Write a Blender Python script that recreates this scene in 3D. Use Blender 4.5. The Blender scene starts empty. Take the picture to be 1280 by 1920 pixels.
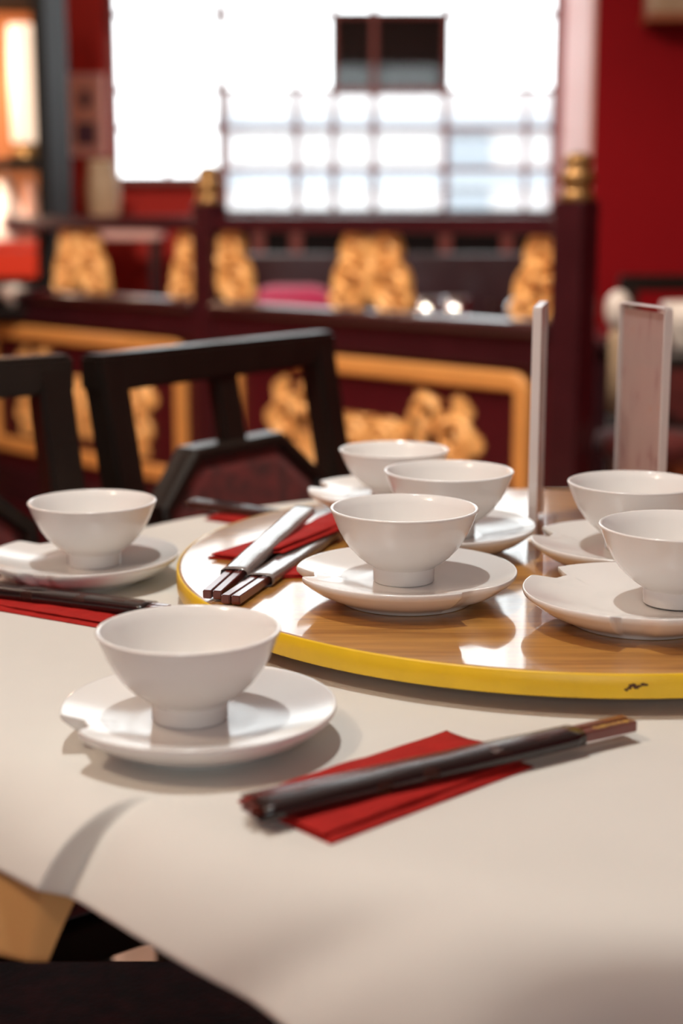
import bpy, bmesh, math, random
from mathutils import Vector, Matrix
random.seed(7)
PI = math.pi
S = bpy.context.scene
COL = S.collection

# ------------------------------------------------------------------ camera
TABLE_Z = 0.75
cam_d = bpy.data.cameras.new('camera')
cam = bpy.data.objects.new('camera', cam_d); COL.objects.link(cam)
cam.location = (0, 0, 1.0785)
cam.rotation_euler = (math.radians(90 - 11.2886), 0, 0)
cam_d.sensor_fit = 'VERTICAL'; cam_d.sensor_height = 36; cam_d.sensor_width = 24
cam_d.lens = 2795.6 / 1920 * 36
cam_d.clip_start = 0.02; cam_d.clip_end = 100
cam_d.dof.use_dof = True
cam_d.dof.focus_distance = 1.115
cam_d.dof.aperture_fstop = 3.3
S.camera = cam

# ------------------------------------------------------------------ sky, lamps, exposure
S.view_settings.view_transform = 'Standard'
S.view_settings.look = 'None'
S.view_settings.exposure = -0.08
S.view_settings.gamma = 1.0
S.view_settings.use_curve_mapping = False
w = bpy.data.worlds.new('sky'); S.world = w; w.use_nodes = True
bg = w.node_tree.nodes['Background']
bg.inputs[0].default_value = (0.93, 0.985, 1.0, 1)
bg.inputs[1].default_value = 5.0

def lamp(name, kind, loc, power, color, radius=0.04, spot=None, blend=0.5, aim=None):
    d = bpy.data.lights.new(name, kind); d.energy = power; d.color = color
    d.shadow_soft_size = radius
    o = bpy.data.objects.new(name, d); COL.objects.link(o); o.location = loc
    if spot: d.spot_size = math.radians(spot); d.spot_blend = blend
    if aim is not None:
        o.rotation_euler = (Vector(aim) - Vector(loc)).to_track_quat('-Z', 'Y').to_euler()
    return o
WARM = (1.0, 0.84, 0.68)
lamp('ceiling_spot', 'SPOT', (-0.25, 1.18, 2.86), 98, (0.98, 0.985, 0.95), 0.028, 75, 0.6, (0.12, 1.1, 0.75))
lamp('unseen_ceiling_lamp', 'SPOT', (-0.85, 2.35, 2.86), 230, WARM, 0.05, 100, 0.7, (-0.45, 3.6, 0.7))
lamp('unseen_ceiling_lamp', 'SPOT', (0.55, 1.9, 2.86), 80, WARM, 0.05, 95, 0.7, (0.35, 3.1, 0.7))
lamp('unseen_ceiling_lamp', 'POINT', (-1.3, 0.3, 2.7), 48, (1.0, 0.80, 0.60), 0.06)  # unseen lamp added for warm fill from the left
lamp('unseen_ceiling_lamp', 'POINT', (-1.5, 4.0, 2.7), 16, WARM, 0.06)
for loc, rx, wx, wz in (((-0.02, 5.60, 1.92), -90, 1.66, 1.72), ((0.0, -2.58, 1.75), 90, 1.8, 1.3)):
    pd = bpy.data.lights.new('window_portal', 'AREA'); pd.shape = 'RECTANGLE'; pd.size = wx; pd.size_y = wz
    po = bpy.data.objects.new('window_portal', pd); COL.objects.link(po)
    po.location = loc; po.rotation_euler = (math.radians(rx), 0, 0)
    pd.cycles.is_portal = True

# ------------------------------------------------------------------ materials
def lin(h):
    out = []
    for v in h:
        v /= 255.0
        out.append(v / 12.92 if v <= 0.04045 else ((v + 0.055) / 1.055) ** 2.4)
    return tuple(out)
def mat(name, col, rough=0.5, metal=0.0, coat=0.0, bump=0.0, bscale=200.0, var=0.0, vscale=8.0, emit=None, estr=0.0,
        spec=0.5, stretch=(1, 1, 1), sheen=0.0, coat_rough=0.05, sub=0.0):
    m = bpy.data.materials.new(name); m.use_nodes = True
    nt = m.node_tree; b = nt.nodes['Principled BSDF']
    b.inputs['Base Color'].default_value = (*col, 1)
    b.inputs['Roughness'].default_value = rough
    b.inputs['Metallic'].default_value = metal
    b.inputs['Coat Weight'].default_value = coat
    b.inputs['Coat Roughness'].default_value = coat_rough
    b.inputs['Specular IOR Level'].default_value = spec
    b.inputs['Sheen Weight'].default_value = sheen
    if sub:
        b.inputs['Subsurface Weight'].default_value = sub
        b.inputs['Subsurface Radius'].default_value = (0.01, 0.008, 0.006)
        b.inputs['Subsurface Scale'].default_value = 0.3
    if emit:
        b.inputs['Emission Color'].default_value = (*emit, 1); b.inputs['Emission Strength'].default_value = estr
    if bump or var:
        tc = nt.nodes.new('ShaderNodeTexCoord'); mp = nt.nodes.new('ShaderNodeMapping')
        mp.inputs['Scale'].default_value = stretch
        nt.links.new(tc.outputs['Object'], mp.inputs['Vector'])
    if bump:
        n = nt.nodes.new('ShaderNodeTexNoise'); n.inputs['Scale'].default_value = bscale; n.inputs['Detail'].default_value = 3
        bp = nt.nodes.new('ShaderNodeBump'); bp.inputs['Strength'].default_value = bump; bp.inputs['Distance'].default_value = 0.002
        nt.links.new(mp.outputs[0], n.inputs['Vector']); nt.links.new(n.outputs['Fac'], bp.inputs['Height'])
        nt.links.new(bp.outputs[0], b.inputs['Normal'])
    if var:
        n = nt.nodes.new('ShaderNodeTexNoise'); n.inputs['Scale'].default_value = vscale; n.inputs['Detail'].default_value = 4
        r = nt.nodes.new('ShaderNodeMapRange')
        r.inputs['From Min'].default_value = 0.3; r.inputs['From Max'].default_value = 0.7
        r.inputs['To Min'].default_value = 1 - var; r.inputs['To Max'].default_value = 1 + var
        mx = nt.nodes.new('ShaderNodeVectorMath'); mx.operation = 'SCALE'
        mx.inputs[0].default_value = col
        nt.links.new(mp.outputs[0], n.inputs['Vector']); nt.links.new(n.outputs['Fac'], r.inputs[0])
        nt.links.new(r.outputs[0], mx.inputs['Scale']); nt.links.new(mx.outputs[0], b.inputs['Base Color'])
    return m

M = {}
M['porcelain'] = mat('porcelain', (0.84, 0.825, 0.80), 0.17, spec=0.42, coat=0.1)
M['cloth'] = mat('white_cloth', (0.73, 0.715, 0.67), 0.85, bump=0.10, bscale=900, var=0.03, vscale=5, spec=0.25)
M['undercloth'] = mat('peach_cloth', (0.58, 0.33, 0.13), 0.85, bump=0.1, bscale=700, spec=0.2)
M['yellow'] = mat('yellow_edging', (0.85, 0.54, 0.015), 0.38, var=0.08, vscale=20)
M['scuff'] = mat('brown_scuff', (0.09, 0.03, 0.01), 0.7)
M['napkin'] = mat('red_paper', (0.40, 0.014, 0.010), 0.8, bump=0.5, bscale=260, var=0.10, vscale=60, spec=0.25)
M['stick'] = mat('red_brown_lacquer', (0.16, 0.028, 0.018), 0.28, coat=0.5, var=0.15, vscale=40)
M['gold_print'] = mat('gold_print', (0.80, 0.50, 0.10), 0.35, metal=0.6)
M['lacquer'] = mat('dark_plum_lacquer', (0.036, 0.008, 0.012), 0.28, coat=0.7, var=0.15, vscale=12, coat_rough=0.12)
M['panel_red'] = mat('dark_red_lacquer', (0.062, 0.004, 0.009), 0.35, coat=0.4, var=0.1, vscale=6)
M['gold'] = mat('gilded_wood', (0.86, 0.49, 0.17), 0.42, metal=0.1, bump=0.25, bscale=90, var=0.16, vscale=35)
M['gold_flat'] = mat('gold_paint', (0.76, 0.36, 0.10), 0.45, metal=0.1, var=0.06, vscale=15)
M['finial'] = mat('aged_brass', (0.30, 0.17, 0.06), 0.35, metal=0.6, var=0.2, vscale=60)
M['black_matt'] = mat('black_paint', (0.010, 0.009, 0.009), 0.7, spec=0.15)
M['black_wood'] = mat('black_wood', (0.012, 0.008, 0.006), 0.40, coat=0.12, spec=0.35, var=0.25, vscale=25, stretch=(1, 1, .2), coat_rough=0.15)
M['upholstery'] = mat('dark_red_upholstery', (0.095, 0.008, 0.007), 0.8, var=0.55, vscale=45, bump=0.3, bscale=150, sheen=0.1)
M['red_wall'] = mat('red_paint', (0.28, 0.0015, 0.006), 0.75, spec=0.2, bump=0.05, bscale=120, var=0.05, vscale=2)
M['red_wall_light'] = mat('brick_red_paint', (0.40, 0.025, 0.018), 0.75, spec=0.2, bump=0.05, bscale=120, var=0.05, vscale=2)
M['window_wood'] = mat('red_brown_window_paint', (0.24, 0.05, 0.042), 0.5)
M['pink_jamb'] = mat('dusty_pink', (0.85, 0.50, 0.46), 0.6)  # window light on the red reveal put into a pale pink
M['dark_panel'] = mat('dark_board', (0.012, 0.008, 0.009), 0.7, spec=0.1)
M['ceiling'] = mat('ceiling_paint', (0.62, 0.59, 0.55), 0.9)
M['floor'] = mat('tan_floor', (0.42, 0.27, 0.20), 0.5, var=0.08, vscale=9)
M['plain_wall'] = mat('warm_wall_paint', (0.50, 0.30, 0.24), 0.8)
M['white_ware'] = mat('white_ware', (0.80, 0.74, 0.69), 0.25)
M['beige'] = mat('beige_ceramic', (0.46, 0.34, 0.22), 0.4, var=0.1, vscale=20)
M['magenta'] = mat('magenta_satin', (0.50, 0.005, 0.09), 0.5, sheen=0.3)
M['scarlet'] = mat('scarlet_lacquer', (0.62, 0.035, 0.008), 0.4)
M['orange_back'] = mat('amber_panel', (0.62, 0.23, 0.08), 0.6)
M['chrome'] = mat('polished_steel', (0.75, 0.76, 0.78), 0.08, metal=1.0)
M['facade'] = mat('pale_render', (0.50, 0.49, 0.49), 0.9)
M['facade_band'] = mat('grey_blue_render', (0.26, 0.29, 0.32), 0.9)
M['lamp_glow'] = mat('lit_paper_shade', (0.9, 0.8, 0.7), 0.6, emit=(1.0, 0.72, 0.52), estr=0.9)
M['orange_wood'] = mat('orange_wood', (0.38, 0.12, 0.05), 0.4)

def wood_mat():
    m = bpy.data.materials.new('oak_veneer'); m.use_nodes = True
    nt = m.node_tree; b = nt.nodes['Principled BSDF']; N = nt.nodes.new; L = nt.links.new
    tc = N('ShaderNodeTexCoord'); mp = N('ShaderNodeMapping')
    mp.inputs['Rotation'].default_value = (0, 0, math.radians(14)); mp.inputs['Scale'].default_value = (1.6, 26, 1)
    L(tc.outputs['Object'], mp.inputs['Vector'])
    n1 = N('ShaderNodeTexNoise'); n1.inputs['Scale'].default_value = 3.2; n1.inputs['Detail'].default_value = 6; n1.inputs['Distortion'].default_value = 0.6
    L(mp.outputs[0], n1.inputs['Vector'])
    mp2 = N('ShaderNodeMapping'); mp2.inputs['Rotation'].default_value = (0, 0, math.radians(14)); mp2.inputs['Scale'].default_value = (8, 220, 1)
    L(tc.outputs['Object'], mp2.inputs['Vector'])
    n2 = N('ShaderNodeTexNoise'); n2.inputs['Scale'].default_value = 3.0; n2.inputs['Detail'].default_value = 3
    L(mp2.outputs[0], n2.inputs['Vector'])
    mul = N('ShaderNodeMath'); mul.operation = 'MULTIPLY_ADD'; mul.inputs[1].default_value = 0.45
    L(n2.outputs['Fac'], mul.inputs[0]); L(n1.outputs['Fac'], mul.inputs[2])
    cr = N('ShaderNodeValToRGB')
    cr.color_ramp.elements[0].position = 0.50; cr.color_ramp.elements[0].color = (0.29, 0.105, 0.016, 1)
    cr.color_ramp.elements[1].position = 0.85; cr.color_ramp.elements[1].color = (0.60, 0.29, 0.058, 1)
    L(mul.outputs[0], cr.inputs[0]); L(cr.outputs[0], b.inputs['Base Color'])
    b.inputs['Roughness'].default_value = 0.35
    b.inputs['Coat Weight'].default_value = 1.0; b.inputs['Coat Roughness'].default_value = 0.07; b.inputs['Coat IOR'].default_value = 1.55
    bp = N('ShaderNodeBump'); bp.inputs['Strength'].default_value = 0.05; bp.inputs['Distance'].default_value = 0.001
    L(n2.outputs['Fac'], bp.inputs['Height']); L(bp.outputs[0], b.inputs['Normal'])
    return m
M['oak'] = wood_mat()

def film_mat(name, clear, dark, base, rough=0.16, coat=1.0):
    """Glossy plastic film: clear-ish skin with a band of dark printed blocks along one side (local x runs along the sleeve)."""
    m = bpy.data.materials.new(name); m.use_nodes = True
    nt = m.node_tree; b = nt.nodes['Principled BSDF']; N = nt.nodes.new; L = nt.links.new
    b.inputs['Roughness'].default_value = rough
    b.inputs['Coat Weight'].default_value = coat; b.inputs['Coat Roughness'].default_value = 0.10
    tr = N('ShaderNodeBsdfTransparent'); tr.inputs[0].default_value = (0.92, 0.90, 0.88, 1)
    mx = N('ShaderNodeMixShader'); out = nt.nodes['Material Output']
    tc = N('ShaderNodeTexCoord'); mp = N('ShaderNodeMapping'); mp.inputs['Scale'].default_value = (70, 110, 0)
    L(tc.outputs['Object'], mp.inputs[0])
    vo = N('ShaderNodeTexVoronoi'); vo.distance = 'CHEBYCHEV'; vo.inputs['Scale'].default_value = 1.0; L(mp.outputs[0], vo.inputs['Vector'])
    sp = N('ShaderNodeSeparateColor'); L(vo.outputs['Color'], sp.inputs[0])
    sx = N('ShaderNodeSeparateXYZ'); L(tc.outputs['Object'], sx.inputs[0])
    side = N('ShaderNodeMapRange'); side.inputs['From Min'].default_value = -0.0005; side.inputs['From Max'].default_value = 0.0015
    L(sx.outputs['Y'], side.inputs[0])
    th = N('ShaderNodeMapRange'); th.inputs['From Min'].default_value = 0.18; th.inputs['From Max'].default_value = 0.24
    L(sp.outputs[0], th.inputs[0])
    pr = N('ShaderNodeMath'); pr.operation = 'MULTIPLY'; L(side.outputs[0], pr.inputs[0]); L(th.outputs[0], pr.inputs[1])
    cm = N('ShaderNodeMix'); cm.data_type = 'RGBA'; cm.inputs[6].default_value = (*base, 1); cm.inputs[7].default_value = (*dark, 1)
    L(pr.outputs[0], cm.inputs[0]); L(cm.outputs[2], b.inputs['Base Color'])
    fa = N('ShaderNodeMapRange'); fa.inputs['To Min'].default_value = 1 - clear; fa.inputs['To Max'].default_value = 0.96
    L(pr.outputs[0], fa.inputs[0]); L(fa.outputs[0], mx.inputs[0])
    L(tr.outputs[0], mx.inputs[1]); L(b.outputs[0], mx.inputs[2]); L(mx.outputs[0], out.inputs[0])
    nz = N('ShaderNodeTexNoise'); nz.inputs['Scale'].default_value = 45
    L(tc.outputs['Object'], nz.inputs['Vector'])
    bp = N('ShaderNodeBump'); bp.inputs['Strength'].default_value = 0.2; bp.inputs['Distance'].default_value = 0.002
    L(nz.outputs['Fac'], bp.inputs['Height']); L(bp.outputs[0], b.inputs['Normal'])
    return m
M['film'] = film_mat('printed_film', 0.72, (0.016, 0.009, 0.009), (0.07, 0.032, 0.026), 0.22, 0.3)
M['film_sheen'] = film_mat('film_painted_sheen', 0.30, (0.20, 0.17, 0.16), (0.34, 0.29, 0.27))  # same film, with the window's reflection painted in as a pale base

def glass_mat(name, refl=0.6, tint=(0.97, 0.98, 0.98)):
    m = bpy.data.materials.new(name); m.use_nodes = True
    nt = m.node_tree; N = nt.nodes.new; L = nt.links.new
    nt.nodes.remove(nt.nodes['Principled BSDF'])
    tr = N('ShaderNodeBsdfTransparent'); tr.inputs[0].default_value = (*tint, 1)
    gl = N('ShaderNodeBsdfGlossy'); gl.inputs['Roughness'].default_value = 0.03
    lw = N('ShaderNodeLayerWeight'); lw.inputs[0].default_value = 0.5
    pw = N('ShaderNodeMath'); pw.operation = 'POWER'; pw.inputs[1].default_value = 5.0
    ml = N('ShaderNodeMath'); ml.operation = 'MULTIPLY_ADD'; ml.inputs[1].default_value = refl; ml.inputs[2].default_value = 0.03
    mx = N('ShaderNodeMixShader')
    L(lw.outputs['Facing'], pw.inputs[0]); L(pw.outputs[0], ml.inputs[0])
    L(ml.outputs[0], mx.inputs[0]); L(tr.outputs[0], mx.inputs[1]); L(gl.outputs[0], mx.inputs[2])
    L(mx.outputs[0], nt.nodes['Material Output'].inputs[0])
    return m
M['glass'] = glass_mat('window_glass')
M['acrylic'] = glass_mat('clear_acrylic', 0.25, tint=(0.985, 0.98, 0.975))
M['acrylic_edge'] = mat('frosted_acrylic_edge', (0.78, 0.72, 0.70), 0.25, coat=0.6)

def card_mat():
    """Printed menu card: pale mauve paper, columns of small purple print, red heading, orange pictures."""
    m = bpy.data.materials.new('menu_print'); m.use_nodes = True
    nt = m.node_tree; b = nt.nodes['Principled BSDF']; N = nt.nodes.new; L = nt.links.new
    b.inputs['Roughness'].default_value = 0.5
    tc = N('ShaderNodeTexCoord'); mp = N('ShaderNodeMapping'); mp.inputs['Scale'].default_value = (60, 60, 22)
    L(tc.outputs['Object'], mp.inputs[0])
    n = N('ShaderNodeTexNoise'); n.inputs['Scale'].default_value = 1.0; n.inputs['Detail'].default_value = 3
    L(mp.outputs[0], n.inputs['Vector'])
    cr = N('ShaderNodeValToRGB'); e = cr.color_ramp.elements
    e[0].position = 0.25; e[0].color = (0.60, 0.36, 0.36, 1)
    e[1].position = 0.42; e[1].color = (0.86, 0.72, 0.70, 1)
    k = e.new(0.66); k.color = (0.88, 0.75, 0.72, 1); k2 = e.new(0.74); k2.color = (0.85, 0.40, 0.20, 1)
    L(n.outputs['Fac'], cr.inputs[0]); L(cr.outputs[0], b.inputs['Base Color'])
    tl_ = N('ShaderNodeBsdfTranslucent'); mx = N('ShaderNodeMixShader'); mx.inputs[0].default_value = 0.5
    L(cr.outputs[0], tl_.inputs[0]); L(b.outputs[0], mx.inputs[1]); L(tl_.outputs[0], mx.inputs[2])
    L(mx.outputs[0], nt.nodes['Material Output'].inputs[0])
    return m
M['card'] = card_mat()

# ------------------------------------------------------------------ helpers
def link(name, me, m=None, parent=None, smooth=False):
    o = bpy.data.objects.new(name, me); COL.objects.link(o)
    if m is not None: me.materials.append(M[m] if isinstance(m, str) else m)
    if parent is not None: o.parent = parent
    if smooth:
        for p in me.polygons: p.use_smooth = True
    return o
def mesh(name, verts, faces, m=None, parent=None, smooth=False):
    me = bpy.data.meshes.new(name); me.from_pydata(verts, [], faces); me.update()
    return link(name, me, m, parent, smooth)
def from_bm(name, bm, m=None, parent=None, smooth=False):
    bmesh.ops.recalc_face_normals(bm, faces=bm.faces)
    me = bpy.data.meshes.new(name); bm.to_mesh(me); bm.free()
    return link(name, me, m, parent, smooth)
def tag(o, label, cat, group=None):
    o['label'] = label; o['category'] = cat
    if group: o['group'] = group
    return o
def struct(o, label=None):
    o['kind'] = 'structure'
    if label: o['label'] = label
    return o
def empty(name, loc=(0, 0, 0), rz=0.0):
    o = bpy.data.objects.new(name, None); COL.objects.link(o)
    o.empty_display_size = 0.05
    o.location = loc; o.rotation_euler = (0, 0, rz)
    return o
def box_bm(lo, hi, bevel=0.0, seg=2):
    bm = bmesh.new()
    v = [bm.verts.new((x, y, z)) for x in (lo[0], hi[0]) for y in (lo[1], hi[1]) for z in (lo[2], hi[2])]
    for f in ((0, 1, 3, 2), (4, 6, 7, 5), (0, 4, 5, 1), (2, 3, 7, 6), (0, 2, 6, 4), (1, 5, 7, 3)):
        bm.faces.new([v[i] for i in f])
    if bevel:
        bmesh.ops.bevel(bm, geom=bm.edges[:], offset=bevel, segments=seg, profile=0.5, affect='EDGES')
    return bm
def box(name, lo, hi, m, parent=None, bevel=0.0):
    return from_bm(name, box_bm(lo, hi, bevel), m, parent)
def lathe(name, prof, m, parent=None, n=64, loc=(0, 0, 0), smooth=True):
    """prof: (r, z) points; r = 0 at an end closes the shape."""
    vs, fs, rings = [], [], []
    for r, z in prof:
        if r < 1e-6:
            vs.append((loc[0], loc[1], z + loc[2])); rings.append([len(vs) - 1] * n)
        else:
            base = len(vs)
            vs += [(loc[0] + r * math.cos(2 * PI * i / n), loc[1] + r * math.sin(2 * PI * i / n), z + loc[2]) for i in range(n)]
            rings.append(list(range(base, base + n)))
    for a, b in zip(rings, rings[1:]):
        for i in range(n):
            j = (i + 1) % n
            q = [a[i], a[j], b[j], b[i]]
            q = list(dict.fromkeys(q))
            if len(q) > 2: fs.append(q)
    return mesh(name, vs, fs, m, parent, smooth)
def prism(name, pts, z0, z1, m, parent=None, axis='z', bevel=0.0):
    """Extrude a polygon. axis 'z': pts are (x, y); axis 'y': pts are (x, z), z0..z1 along y."""
    bm = bmesh.new()
    def P(a, b, h): return (a, b, h) if axis == 'z' else (a, h, b)
    lo = [bm.verts.new(P(a, b, z0)) for a, b in pts]; hi = [bm.verts.new(P(a, b, z1)) for a, b in pts]
    bm.faces.new(lo); bm.faces.new(hi)
    for i in range(len(pts)):
        j = (i + 1) % len(pts); bm.faces.new((lo[i], lo[j], hi[j], hi[i]))
    bmesh.ops.recalc_face_normals(bm, faces=bm.faces)
    if bevel: bmesh.ops.bevel(bm, geom=bm.edges[:], offset=bevel, segments=2, affect='EDGES')
    return from_bm(name, bm, m, parent)
def bar(name, a, b, wx, wy, m, parent=None, bevel=0.003, up=(0, 0, 1), taper=1.0):
    """Rectangular bar from a to b; wx across, wy along the 'up' side."""
    a, b = Vector(a), Vector(b); d = (b - a).normalized(); u = Vector(up)
    sx = d.cross(u)
    if sx.length < 1e-4: sx = Vector((1, 0, 0))
    sx.normalize(); sy = sx.cross(d).normalized()
    bm = bmesh.new(); r = []
    for c, k in ((a, 1.0), (b, taper)):
        r.append([bm.verts.new(c + sx * wx / 2 * k * i + sy * wy / 2 * k * j) for i, j in ((-1, -1), (1, -1), (1, 1), (-1, 1))])
    bm.faces.new(r[0][::-1]); bm.faces.new(r[1])
    for i in range(4):
        j = (i + 1) % 4; bm.faces.new((r[0][i], r[0][j], r[1][j], r[1][i]))
    bmesh.ops.recalc_face_normals(bm, faces=bm.faces)
    if bevel: bmesh.ops.bevel(bm, geom=bm.edges[:], offset=bevel, segments=2, affect='EDGES')
    return from_bm(name, bm, m, parent)
def sstep(a, b, x):
    t = max(0.0, min(1.0, (x - a) / (b - a))); return t * t * (3 - 2 * t)
def copy_tree(o, parent=None):
    c = o.copy(); COL.objects.link(c); c.parent = parent
    for ch in list(o.children): copy_tree(ch, c)
    return c

# ------------------------------------------------------------------ the room
struct(box('floor', (-2.6, -2.6, -0.05), (2.3, 5.9, 0.0), 'floor'), 'tan floor under the tables')
struct(box('ceiling', (-2.6, -2.6, 3.0), (2.3, 5.9, 3.05), 'ceiling'))
struct(box('wall_left', (-2.6, -2.6, 0), (-2.5, 5.9, 3.0), 'red_wall_light'))
struct(box('wall_right', (2.2, -2.6, 0), (2.3, 5.9, 3.0), 'red_wall'))
struct(box('wall_front', (-2.5, -2.6, 0), (2.2, -2.5, 1.1), 'plain_wall'))
struct(box('wall_front_top', (-2.5, -2.6, 2.4), (2.2, -2.5, 3.0), 'plain_wall'))
struct(box('wall_front_left', (-2.5, -2.6, 1.1), (-0.9, -2.5, 2.4), 'plain_wall'))
struct(box('wall_front_right', (0.9, -2.6, 1.1), (2.2, -2.5, 2.4), 'plain_wall'))
w2 = empty('fill_window', (0, -2.55, 0)); w2['kind'] = 'structure'; w2['label'] = 'unseen window added behind the camera for fill light'  # added out of view to give soft frontal fill
for x in (-0.88, -0.293, 0.293, 0.88):
    box('mullion', (x - 0.02, -0.03, 1.1), (x + 0.02, 0.03, 2.4), 'window_wood', w2, 0.003)
for z in (1.12, 1.95, 2.38):
    box('glazing_bar', (-0.9, -0.03, z - 0.02), (0.9, 0.03, z + 0.02), 'window_wood', w2, 0.003)
for x in (-0.88, -0.293, 0.293):
    for z0, z1 in ((1.12, 1.95), (1.95, 2.38)):
        box('pane', (x, -0.002, z0), (x + 0.587, 0.002, z1), 'glass', w2)
WY = 5.5
wl, wr, wtop, wb1, wb2, wsplit = -0.835, 0.79, 2.74, 1.213, 1.096, -0.430
struct(box('wall_back_left', (-2.5, WY, 0), (wl, WY + 0.12, 3.0), 'red_wall_light'), 'brick red wall left of the bright window')
struct(box('wall_back_under', (wl, WY, 0), (wsplit, WY + 0.12, wb1), 'red_wall_light'), 'brick red wall below the left part of the window')
struct(box('wall_back_dado', (wsplit, WY, 0), (wr, WY + 0.12, wb2), 'dark_panel'), 'dark panelled wall below the window')
struct(box('wall_back_top', (wl, WY, wtop), (wr, WY + 0.12, 3.0), 'red_wall'))
pier = struct(box('wall_back_right', (wr + 0.012, 4.9, 0), (2.2, WY + 0.4, 3.0), 'red_wall'), 'deep red wall right of the window')
struct(box('trim_1', (wr - 0.002, 4.91, 1.12), (wr + 0.014, WY, 2.9), 'pink_jamb'), 'window reveal tinted pink for the window light on it, beside the deep red wall')
wd = bpy.data.objects['wall_back_dado']
for x in (-0.30, -0.164, 0.116, 0.376, 0.60):
    box('batten', (x - 0.022, WY - 0.02, 0.1), (x + 0.022, WY + 0.001, wb2 - 0.02), 'window_wood', wd, 0.003)
# window: frame, lattice bars, panes
win = empty('window_1', (0, WY + 0.05, 0)); win['kind'] = 'structure'
win['label'] = 'large bright lattice window behind the carved partition'
box('window_sill', (wsplit, -0.16, wb2 - 0.03), (wr - 0.01, 0.02, wb2), 'lacquer', win, 0.006)
box('window_sill', (wl, -0.10, wb1 - 0.03), (wsplit, 0.02, wb1), 'window_wood', win, 0.006)
vx = [wl + 0.015, -0.63, wsplit, -0.164, -0.029, 0.116, 0.376, 0.666, wr - 0.018]
vw = [0.030, 0.014, 0.034, 0.022, 0.022, 0.022, 0.022, 0.014, 0.030]
for x, ww in zip(vx, vw):
    b0 = wb1 if x < wsplit - 0.01 else wb2
    box('mullion', (x - ww / 2, -0.02, b0), (x + ww / 2, 0.02, wtop), 'window_wood', win, 0.003)
hz = [1.237, 1.383, 1.515, 1.776, 1.92, 2.06, 2.32, 2.50]
for z in hz:
    box('glazing_bar', (wsplit, -0.014, z - 0.009), (wr - 0.01, 0.014, z + 0.009), 'window_wood', win, 0.002)
    if z > 1.3:
        box('glazing_bar', (wl, -0.014, z - 0.008), (wsplit, 0.014, z + 0.008), 'window_wood', win, 0.002)
box('top_rail', (wl, -0.02, wtop - 0.04), (wr, 0.02, wtop), 'window_wood', win, 0.003)
for i in range(len(vx) - 1):
    b0 = wb1 if vx[i] < wsplit - 0.01 else wb2
    zs = [b0] + [z for z in hz if z > b0 + 0.05] + [wtop - 0.04]
    for z0, z1 in zip(zs, zs[1:]):
        box('pane', (vx[i], -0.002, z0), (vx[i + 1], 0.002, z1), 'glass', win)
# dark board fixed in one of the panes
tag(box('dark_board', (-0.022, WY + 0.075, 1.500), (0.370, WY + 0.10, 1.772), 'dark_panel', None, 0.004),
    'dark square board blocking one pane of the bright window', 'board')
# pale building across the street
fac = empty('pale_building', (0.6, 11.0, 0))
tag(fac, 'pale building seen through the lower right window panes', 'building')
box('wall', (-1.50, 0, -3), (4.5, 0.6, 1.95), 'facade', fac)
for z in (0.9, 1.28, 1.66):
    box('ledge', (-1.5, -0.12, z), (4.5, 0.0, z + 0.09), 'facade_band', fac)
for x in (0.15, 0.95, 1.75):
    for z in (-0.1, 0.99 + 0.0, 1.37):
        box('window', (x, -0.03, z), (x + 0.32, 0.0, z + 0.26), 'facade_band', fac)

# framed poster, vase on its stand
M['pink_ware'] = mat('pink_ware', (0.75, 0.42, 0.32), 0.3)
p = empty('framed_poster', (-0.912, WY - 0.004, 1.425)); tag(p, 'small beige framed poster on the brick red wall', 'poster')
box('mount', (-0.058, -0.012, -0.125), (0.058, -0.002, 0.125), 'pink_ware', p)
for a, b in (((-0.073, -0.02, -0.142), (0.073, 0, -0.122)), ((-0.073, -0.02, 0.122), (0.073, 0, 0.142)),
             ((-0.073, -0.02, -0.122), (-0.055, 0, 0.122)), ((0.055, -0.02, -0.122), (0.073, 0, 0.122))):
    box('frame_bar', a, b, 'pink_jamb', p, 0.002)
M['poster_ink'] = mat('plum_ink', (0.10, 0.05, 0.09), 0.6)
prism('printed_head', [(0.022 * math.cos(k * PI / 8), 0.055 + 0.034 * math.sin(k * PI / 8)) for k in range(16)], -0.0135, -0.012, 'poster_ink', p, 'y')
box('printed_block', (-0.036, -0.0135, -0.105), (0.036, -0.012, -0.025), 'poster_ink', p)
st = empty('plant_stand', (-0.815, 5.2, 0)); tag(st, 'pale topped stand under the beige vase below the window', 'stand')
box('stand_top', (-0.07, -0.10, 0.995), (0.20, 0.10, 1.045), 'pink_jamb', st, 0.004)
for sx in (-0.05, 0.18):
    for sy in (-0.075, 0.075):
        box('leg', (sx - 0.015, sy - 0.015, 0), (sx + 0.015, sy + 0.015, 0.995), 'lacquer', st, 0.003)
tag(lathe('vase', [(0, 0), (0.042, 0), (0.05, 0.01), (0.062, 0.08), (0.058, 0.15), (0.048, 0.19), (0.052, 0.215), (0.046, 0.215), (0.044, 0.19), (0.05, 0.1), (0.03, 0.012), (0, 0.012)],
          'beige', None, 40, (-0.815, 5.2, 1.045)), 'tall beige vase on a stand under the window', 'vase')

# wall lantern top right
wlp = empty('wall_lantern', (1.03, 4.9, 1.66)); tag(wlp, 'beige lantern shade mounted high on the deep red wall', 'lantern')
box('shade', (-0.085, -0.13, 0.02), (0.085, -0.01, 0.30), 'beige', wlp, 0.012)
box('wall_plate', (-0.05, -0.012, 0.05), (0.05, 0.0, 0.26), 'finial', wlp, 0.003)
box('bottom_cap', (-0.09, -0.135, 0.0), (0.09, -0.005, 0.022), 'orange_wood', wlp, 0.004)

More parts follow.
